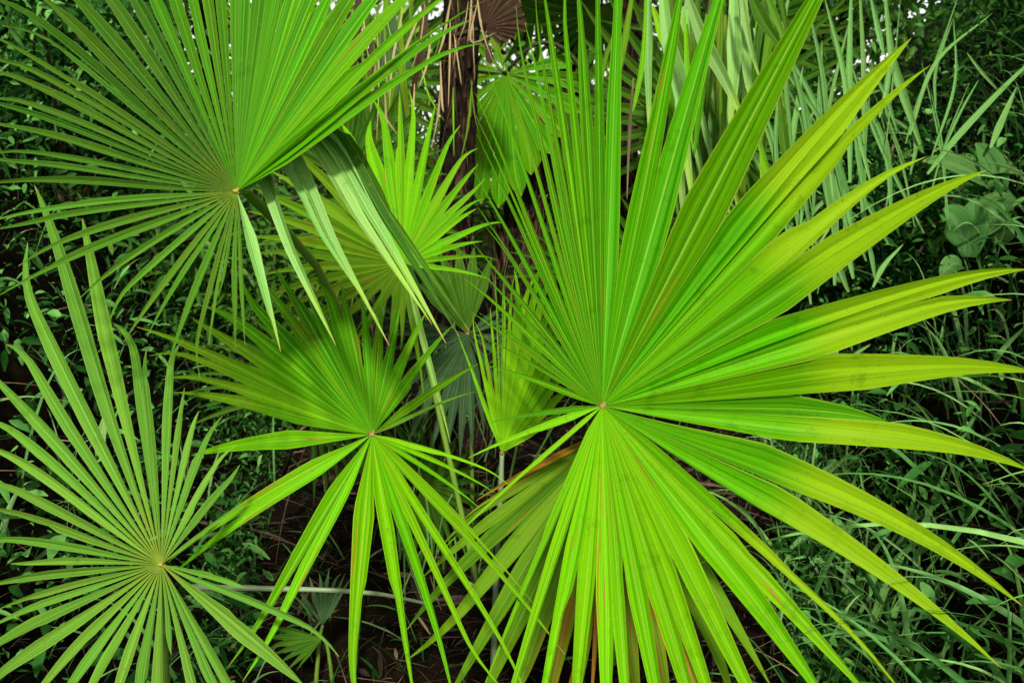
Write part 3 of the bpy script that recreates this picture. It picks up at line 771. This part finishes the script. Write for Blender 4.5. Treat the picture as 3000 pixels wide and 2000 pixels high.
def palm(label, base_px, top_px, d, r, crown=True, nb=44, nf=16, hi=4.3):
    d2 = d
    T0, T1 = P(*base_px, d), P(*top_px, d2)
    gz0 = float(ground_z(np.array(T0.x), np.array(T0.y)))
    dirv = (T1 - T0) / (T1.z - T0.z)
    bot = T0 - dirv * (T0.z - gz0 + 0.15)
    top = T1 + dirv * max(0.0, hi - T1.z)
    root = thing('palm_tree', label, 'palm tree', (bot.x, bot.y, gz0), 'palm trees')
    vs, fc, cp = trunk_mesh([bot, bot.lerp(top, 0.35) + Vec((0.03, 0, 0)), bot.lerp(top, 0.7), top], r)
    mesh_obj('trunk', [v - root.location for v in vs], fc, M['bark'], root)
    boots(root, cp, r, nb)
    # loose fibre strands
    V_, fc = [], []
    for q in range(170):
        p = cp[random.randint(1, 38)]; th = random.uniform(-math.pi, 0)
        out = Vec((math.cos(th), math.sin(th), 0)); L_ = random.uniform(0.1, 0.6)
        s0 = p + out * r * 1.02; sd = out.cross(Vec((0, 0, 1))) * 0.0022
        b0 = len(V_)
        for k in range(5):
            s = k / 4
            c = s0 + out * 0.05 * math.sin(s * 2) + Vec((0, 0, -L_ * s)) + sd * 12 * math.sin(3 * s + q)
            V_ += [c - sd * (1 - s * .7), c + sd * (1 - s * .7)]
        for k in range(4): fc.append((b0 + 2 * k, b0 + 2 * k + 1, b0 + 2 * k + 3, b0 + 2 * k + 2))
    fo = mesh_obj('fibre', [v - root.location for v in V_], fc, M['fibre'], root)
    fo['kind'] = 'stuff'
    if crown:
        # each frond one part: petiole and pleated fan blade in one mesh
        for q in range(nf):
            az = 2 * math.pi * q / nf * 2.4 + random.uniform(-.2, .2); el = random.uniform(-0.25, 0.9)
            out = Vec((math.cos(az) * math.cos(el), math.sin(az) * math.cos(el), math.sin(el)))
            pl = random.uniform(0.7, 1.2)
            h = top + out * pl + Vec((0, 0, -0.1))
            ax = (out + Vec((0, 0, -0.55))).normalized(); sd = ax.cross(Vec((0, 0, 1))).normalized(); nr = sd.cross(ax).normalized()
            V_, fc, U_ = tube([top - root.location, top + out * pl * 0.6 + Vec((0, 0, 0.03)) - root.location, h - root.location], [0.018, 0.013, 0.01], 6)
            for e in range(30):
                a = math.radians(-135 + 270 * e / 29)
                dv = ax * math.cos(a) + sd * math.sin(a)
                R_ = random.uniform(0.75, 0.95) * (1 - 0.2 * abs(a) / 2.4)
                path = [h + dv * R_ * s + Vec((0, 0, -0.35)) * R_ * s ** 2.5 for s in [k / 8 for k in range(9)]]
                hw = [min(math.tan(math.radians(4.7)) * R_ * k / 8, 0.03 * taper(k / 8, 0.7)) + 0.0005 for k in range(9)]
                v_, f_, u_ = strip([x_ - root.location for x_ in path], nr, hw, hw, 0.35)
                b0 = len(V_); V_ += v_; U_ += u_; fc += [tuple(k + b0 for k in f) for f in f_]
            mesh_obj('frond', V_, fc, M['deep'], root, U_)
    return root

p1 = palm('dark shaggy palm trunk behind the upper left frond', (1310, 700), (1350, 0), 3.7, 0.085)
p2 = palm('reddish brown palm trunk leaning behind the thin leaflets of the big frond', (1520, 720), (1590, 350), 4.3, 0.12, crown=False, hi=0)
p3 = palm('dark palm trunk draped with long hanging leaves at top centre right', (1790, 700), (1850, 0), 4.4, 0.085, nb=20)
# thin straw strands hanging at the first palm
for pts, w in [([(1105,80),(1110,240),(1103,420)],5),([(1290,180),(1295,300),(1300,330)],8),([(1180,30),(1150,180),(1140,320)],8),([(1235,30),(1190,140),(1180,190)],9),([(1320,0),(1300,110),(1280,170)],10),
               ([(1100,300),(1140,360),(1165,395)],6),([(1330,100),(1345,200),(1352,250)],5),([(1400,0),(1380,120),(1455,95)],7),([(1100,190),(1090,280),(1085,330)],9),([(1265,90),(1250,190),(1225,260)],8)]:
    blade_to(p1, [(a, c, 3.0) for a, c in pts], w, 'straw', 'dry_strand')
for q in range(26):
    x = random.uniform(1060, 1400); y0 = random.uniform(-40, 260); dx = random.gauss(0, 30); ln = random.uniform(90, 260)
    blade_to(p1, [(x, y0, 3.1), (x + dx * 0.3, y0 + ln * 0.5, 3.08), (x + dx, y0 + ln, 3.1)], random.uniform(3, 8), random.choice(['straw', 'straw', 'old', 'brown', 'yellow']), 'dry_strand')
for q in range(16):
    x = random.uniform(1020, 1270); y0 = random.uniform(-80, 60); dx = random.gauss(0, 40); ln = random.uniform(200, 420)
    blade_to(p1, [(x, y0, 3.5), (x + dx * 0.3, y0 + ln * 0.5, 3.45), (x + dx, y0 + ln, 3.5)], random.uniform(14, 34), random.choice(['deep', 'blue', 'old', 'brown']), 'hanging_leaf')
# long leaves hanging from the third palm's crown
HL = [([(1516,-60),(1534,88),(1565,210),(1572,315),(1593,483)],40,'pale',2.9),([(1491,-60),(1488,120),(1492,330)],22,'pale',3.0),([(1572,-30),(1614,88),(1660,175),(1712,285)],34,'pale',2.7),
      ([(1735,305),(1772,420),(1808,490)],14,'yellow',2.6),([(1684,-60),(1686,140),(1676,300)],34,'pale',2.8),([(1708,-60),(1714,140),(1724,240)],24,'pale',2.8),([(1715,-30),(1755,50),(1800,115)],30,'deep',2.7),
      ([(1700,-40),(1720,90),(1748,190)],14,'pale',2.7),([(1485,-60),(1478,122),(1460,227),(1452,258)],12,'yellow',2.9),([(1412,-60),(1420,60),(1436,140)],14,'deep',3.4),([(1432,-60),(1420,60),(1390,140),(1370,300)],12,'old',3.2),
      ([(1530,-60),(1560,90),(1590,200),(1600,330)],26,'deep',3.2),([(1640,-60),(1630,150),(1610,380)],26,'deep',3.1),([(1660,-60),(1655,200),(1650,420)],30,'old',3.1),([(1600,-60),(1606,150),(1620,330),(1625,500)],24,'deep',3.2),
      ([(1760,-60),(1740,160),(1700,330)],20,'deep',3.0),([(1650,200),(1640,400),(1625,560)],18,'deep',3.1),([(1545,60),(1520,260),(1510,420)],18,'old',3.3),([(1560,-60),(1548,120),(1530,300),(1528,520)],18,'blue',3.3),
      ([(1690,200),(1700,330),(1690,470)],16,'old',3.0),([(1720,150),(1735,290),(1770,400)],14,'pale',2.8),([(1460,-60),(1430,120),(1400,260)],16,'old',3.3),([(1740,-60),(1790,60),(1820,160)],16,'mid',2.6),([(1780,-60),(1800,30),(1812,110)],14,'deep',2.7),
      ([(1586,200),(1600,340),(1640,520)],16,'pale',3.1),([(1455,180),(1446,300),(1440,460)],8,'straw',3.3),([(1745,300),(1750,400),(1742,470)],9,'yellow',2.9),([(1620,440),(1628,520),(1622,610)],7,'straw',2.5)]
for q in range(64):
    x = random.uniform(1490, 1790); dx = random.gauss(12, 45); y0 = random.uniform(-60, 260); ln = random.uniform(160, 430)
    HL.append(([(x, y0), (x + dx * 0.4, y0 + ln * 0.5), (x + dx, y0 + ln)], random.uniform(9, 24), random.choice(['deep', 'deep', 'old', 'green', 'mid', 'pale', 'pale', 'cool', 'yellow']), random.uniform(2.95, 3.6)))
for pts, w, m, d in HL:
    blade_to(p3, [(a * VS, c * VS, d) for a, c in pts], w * VS, m, 'hanging_leaf', tp=0.6, full=0.4)

# shaded fan fronds filling the thicket behind
k = 0
proto = None
for (x, y, d, s, rot) in [(1120,690,3.3,0.55,0.6),(1000,520,3.2,0.6,1.2),(1250,620,4.6,0.5,-0.5),(900,1150,2.9,0.45,0.5),(1240,1420,3.0,0.4,1.2),
                          (2040,330,3.9,0.8,3.3),(2180,60,4.2,0.8,2.7),(1900,800,3.4,0.5,0.4),(1600,980,3.4,0.4,-0.3),(1840,560,5.0,0.7,2.6),(1060,200,4.2,0.8,3.0),(1570,-40,5.6,0.8,2.8),(1760,20,5.2,0.7,3.4),(1700,820,3.8,0.45,0.9),(2130,420,3.7,0.6,3.4)]:
    lab = 'dim green fan frond deep in the shaded thicket behind the palms'
    if proto is None:
        proto = thing('palm_frond', lab, 'palm frond', (0, 0, 0), 'shaded background fronds')
        for e in range(26):
            a = math.radians(-125 + 250 * e / 25); R_ = 1.0 - 0.18 * abs(a) / 2.2 + random.uniform(-.06, .06)
            dv = Vec((math.sin(a), -0.25 + 0.2 * math.cos(a), math.cos(a)))
            path = [dv * R_ * s_ + Vec((0, -0.1, -0.25)) * R_ * s_ ** 2.4 for s_ in [q / 9 for q in range(10)]]
            hw = [min(math.tan(math.radians(5.2)) * R_ * q / 9, 0.045 * taper(q / 9, 0.65)) + 0.0008 for q in range(10)]
            vs, fc, uv = strip(path, Vec((0, -1, 0.1)), hw, hw, 0.35)
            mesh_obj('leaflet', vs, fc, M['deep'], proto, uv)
        vs, fc, uv = tube([Vec((0, 0.01, 0)), Vec((0.03, 0.1, -0.6)), Vec((0.0, 0.25, -1.3))], [0.012, 0.016, 0.02])
        mesh_obj('petiole', vs, fc, M['darkstem'], proto, uv)
        o = proto
    else:
        o = proto.copy(); COL.objects.link(o)
        for ch in proto.children:
            c = ch.copy(); COL.objects.link(c); c.parent = o
    o.location = P(x, y, d)
    o.scale = (s, s, s); o.rotation_euler = (random.uniform(-.3, .3), rot, random.uniform(-.5, .5))

# ------------------------------------------------------------------ trees behind and above (their crowns shade the thicket)
def tree(label, x, y, h, cr, cz, nl, mat, group='trees behind the thicket', leaf=0.11, tr=0.12, flat=0.6):
    z0 = float(ground_z(np.array(float(x)), np.array(float(y))))
    root = thing('tree', label, 'tree', (x, y, z0), group)
    b = root.location
    top = Vec((x, y, cz)) - b
    vs, fc, uv = tube([Vec((0, 0, -0.3)), Vec((0.06, 0.03, top.z * 0.4)), top], [tr, tr * 0.8, tr * 0.4], 12)
    V_, F_, U_ = vs, fc, uv
    ends = []
    for q in range(9):
        az = q * 2.4; e = Vec((math.cos(az) * cr * 0.7, math.sin(az) * cr * 0.7, random.uniform(-0.2, 0.6) * cr * flat)) + top
        m_ = top.lerp(e, 0.5) + Vec((0, 0, 0.1)); st = top * (0.7 + 0.03 * q)
        v_, f_, u_ = tube([st, m_, e], [tr * 0.4, tr * 0.25, tr * 0.1], 7)
        b0 = len(V_); V_ += v_; U_ += u_; F_ += [tuple(k_ + b0 for k_ in f) for f in f_]
        ends.append(e)
    mesh_obj('trunk', V_, F_, M['bark'], root, U_)
    nc = 60
    cc = unit(RNG.normal(size=(nc, 3))) * (RNG.random((nc, 1)) ** 0.4) * cr * np.array([1, 1, flat]) + np.array(top)
    ci = RNG.integers(0, nc, nl)
    base = cc[ci] + RNG.normal(size=(nl, 3)) * cr * 0.15
    ax = RNG.normal(size=(nl, 3)) + np.array([0, 0, -0.3])
    ln = leaf * (0.6 + 0.9 * RNG.random(nl))
    c = leaf_cloud('crown', base, ax, ln, ln * 0.5, mat, 3, 0.2)
    c.parent = root
    return root

tree('leafy tree behind the left bank', -2.2, 5.6, 5, 2.3, 4.6, 9000, M['crown'])  # added for shade: crown hangs above the frame and darkens the left side
tree('unseen leafy tree added behind the right bank for shade', 5.6, 5.8, 5, 2.4, 4.9, 9000, M['crown'])  # stands out of view, added only to block sky light on the right
tree('tree added to shade the middle of the thicket, its crown out of view', 0.4, 5.9, 6, 2.5, 5.2, 9000, M['crown'])  # overhead canopy added out of view to keep the thicket dark
tree('low leafy tree on the right bank behind the grass blades', 3.0, 7.6, 4, 1.7, 3.1, 7000, M['crown'], leaf=0.09, tr=0.07)
tree('distant pale green tree seen left of the middle trunk', -2.6, 12.5, 6, 2.8, 3.4, 3000, M['crown2'], leaf=0.16)
tree('distant tree in sun seen right of the middle trunk', 1.6, 11.5, 6, 2.4, 1.6, 4500, M['crown2'], leaf=0.16)
tree('distant tree at the far end of the gap', 4.6, 13.5, 7, 3.2, 3.6, 3600, M['crown'], leaf=0.16)
tree('tall distant tree filling the left of the gap', -5.5, 11, 7, 3.4, 3.8, 4000, M['crown'], leaf=0.16)
tree('tall distant tree in the middle of the gap', 0.2, 16, 7, 3.4, 4.6, 1300, M['crown'], leaf=0.18)

def shrub(label, x, y, r, h, nl, leaf, mat, ratio=0.3):
    z0 = float(ground_z(np.array(float(x)), np.array(float(y))))
    root = thing('shrub', label, 'shrub', (x, y, z0), 'shrubs in the thicket')
    V_, F_, U_, tipz = [], [], [], []
    for q in range(12):
        e = Vec((random.gauss(0, r * 0.45), random.gauss(0, r * 0.45), h * random.uniform(0.6, 1.0)))
        v_, f_, u_ = tube(curve_pts([Vec((0, 0, -0.05)), e * 0.45 + Vec((0, 0, 0.1 * h)), e], 8), [0.012 * (1 - 0.09 * k_) for k_ in range(8)], 6)
        b0 = len(V_); V_ += v_; U_ += u_; F_ += [tuple(k_ + b0 for k_ in f) for f in f_]; tipz.append(e)
    mesh_obj('stem', V_, F_, M['twig'], root, U_)
    t_ = np.array([tuple(e) for e in tipz])[RNG.integers(0, 12, nl)] * (0.35 + 0.65 * RNG.random((nl, 1)) ** 0.6)
    base = t_ + RNG.normal(size=(nl, 3)) * r * 0.2
    ax = RNG.normal(size=(nl, 3)) + np.array([0, -0.4, -0.1]); ln = leaf * (0.5 + RNG.random(nl))
    c = leaf_cloud('foliage', base, ax, ln, ln * ratio, mat, 3, 0.3); c.parent = root

shrub('dark shrub left of the first palm trunk under the upper left frond', -0.95, 5.2, 0.75, 2.7, 5200, 0.09, M['crown'], 0.3)
shrub('dark fine leaved shrub at the top right corner', 2.75, 3.9, 0.9, 1.1, 5200, 0.055, M['cover'])
shrub('dark shrub behind the grass blades at upper right', 1.95, 4.0, 0.8, 1.3, 5200, 0.06, M['cover'], 0.35)
shrub('tall dark shrub at the left of the thicket beyond the grass', 1.65, 5.0, 0.8, 2.0, 5200, 0.07, M['crown'], 0.35)
shrub('dark shrub behind the upper left frond', -2.3, 3.9, 0.9, 1.1, 5200, 0.06, M['cover'], 0.35)
shrub('dark shrub between the left bank and the first palm', -1.55, 4.4, 0.8, 1.9, 5200, 0.07, M['crown'], 0.35)
shrub('sunlit lime shrub in the gap between two palm trunks', 0.75, 9.2, 0.8, 2.1, 2600, 0.10, M['crown2'], 0.5)
shrub('sunlit pale shrub left of the middle trunk in the gap', -0.75, 9.4, 0.7, 1.9, 2000, 0.10, M['crown2'], 0.5)

# ------------------------------------------------------------------ light
EL, AZ = math.radians(46), math.radians(172)
w = bpy.data.worlds.new('World'); SC.world = w; w.use_nodes = True
nt = w.node_tree; nt.nodes.clear(); b = NB(nt)
sky = b.n('ShaderNodeTexSky'); sky.sky_type = 'NISHITA'; sky.sun_disc = False
sky.sun_elevation = EL; sky.sun_rotation = AZ; sky.dust_density = 7.0; sky.air_density = 1.0; sky.ozone_density = 0.6
bg = b.n('ShaderNodeBackground'); bg.inputs[1].default_value = 0.10
# thin bright cloud over the blue
tcw = b.n('ShaderNodeTexCoord'); nzw = b.n('ShaderNodeTexNoise'); nzw.inputs['Scale'].default_value = 2.5; nzw.inputs['Detail'].default_value = 4
b.l(tcw.outputs['Generated'], nzw.inputs['Vector'])
b.l(b.mix(b.math('MULTIPLY_ADD', b.smooth(nzw.outputs[0], 0.35, 0.65), 0.3, 0.62), sky.outputs[0], (8.6, 8.5, 8.1)), bg.inputs[0])
out = b.n('ShaderNodeOutputWorld'); b.l(bg.outputs[0], out.inputs[0])
sd = bpy.data.lights.new('sun', 'SUN'); sd.energy = 3.6; sd.angle = math.radians(5); sd.color = (1.0, 0.95, 0.86)
so = bpy.data.objects.new('sun', sd); COL.objects.link(so)
to_sun = Vec((math.sin(AZ) * math.cos(EL), math.cos(AZ) * math.cos(EL), math.sin(EL)))
so.rotation_euler = to_sun.to_track_quat('Z', 'Y').to_euler(); so.location = to_sun * 30

SC.view_settings.view_transform = 'Standard'
SC.view_settings.look = 'None'
SC.view_settings.gamma = 1.0
SC.view_settings.exposure = 0.84
SC.view_settings.use_curve_mapping = False
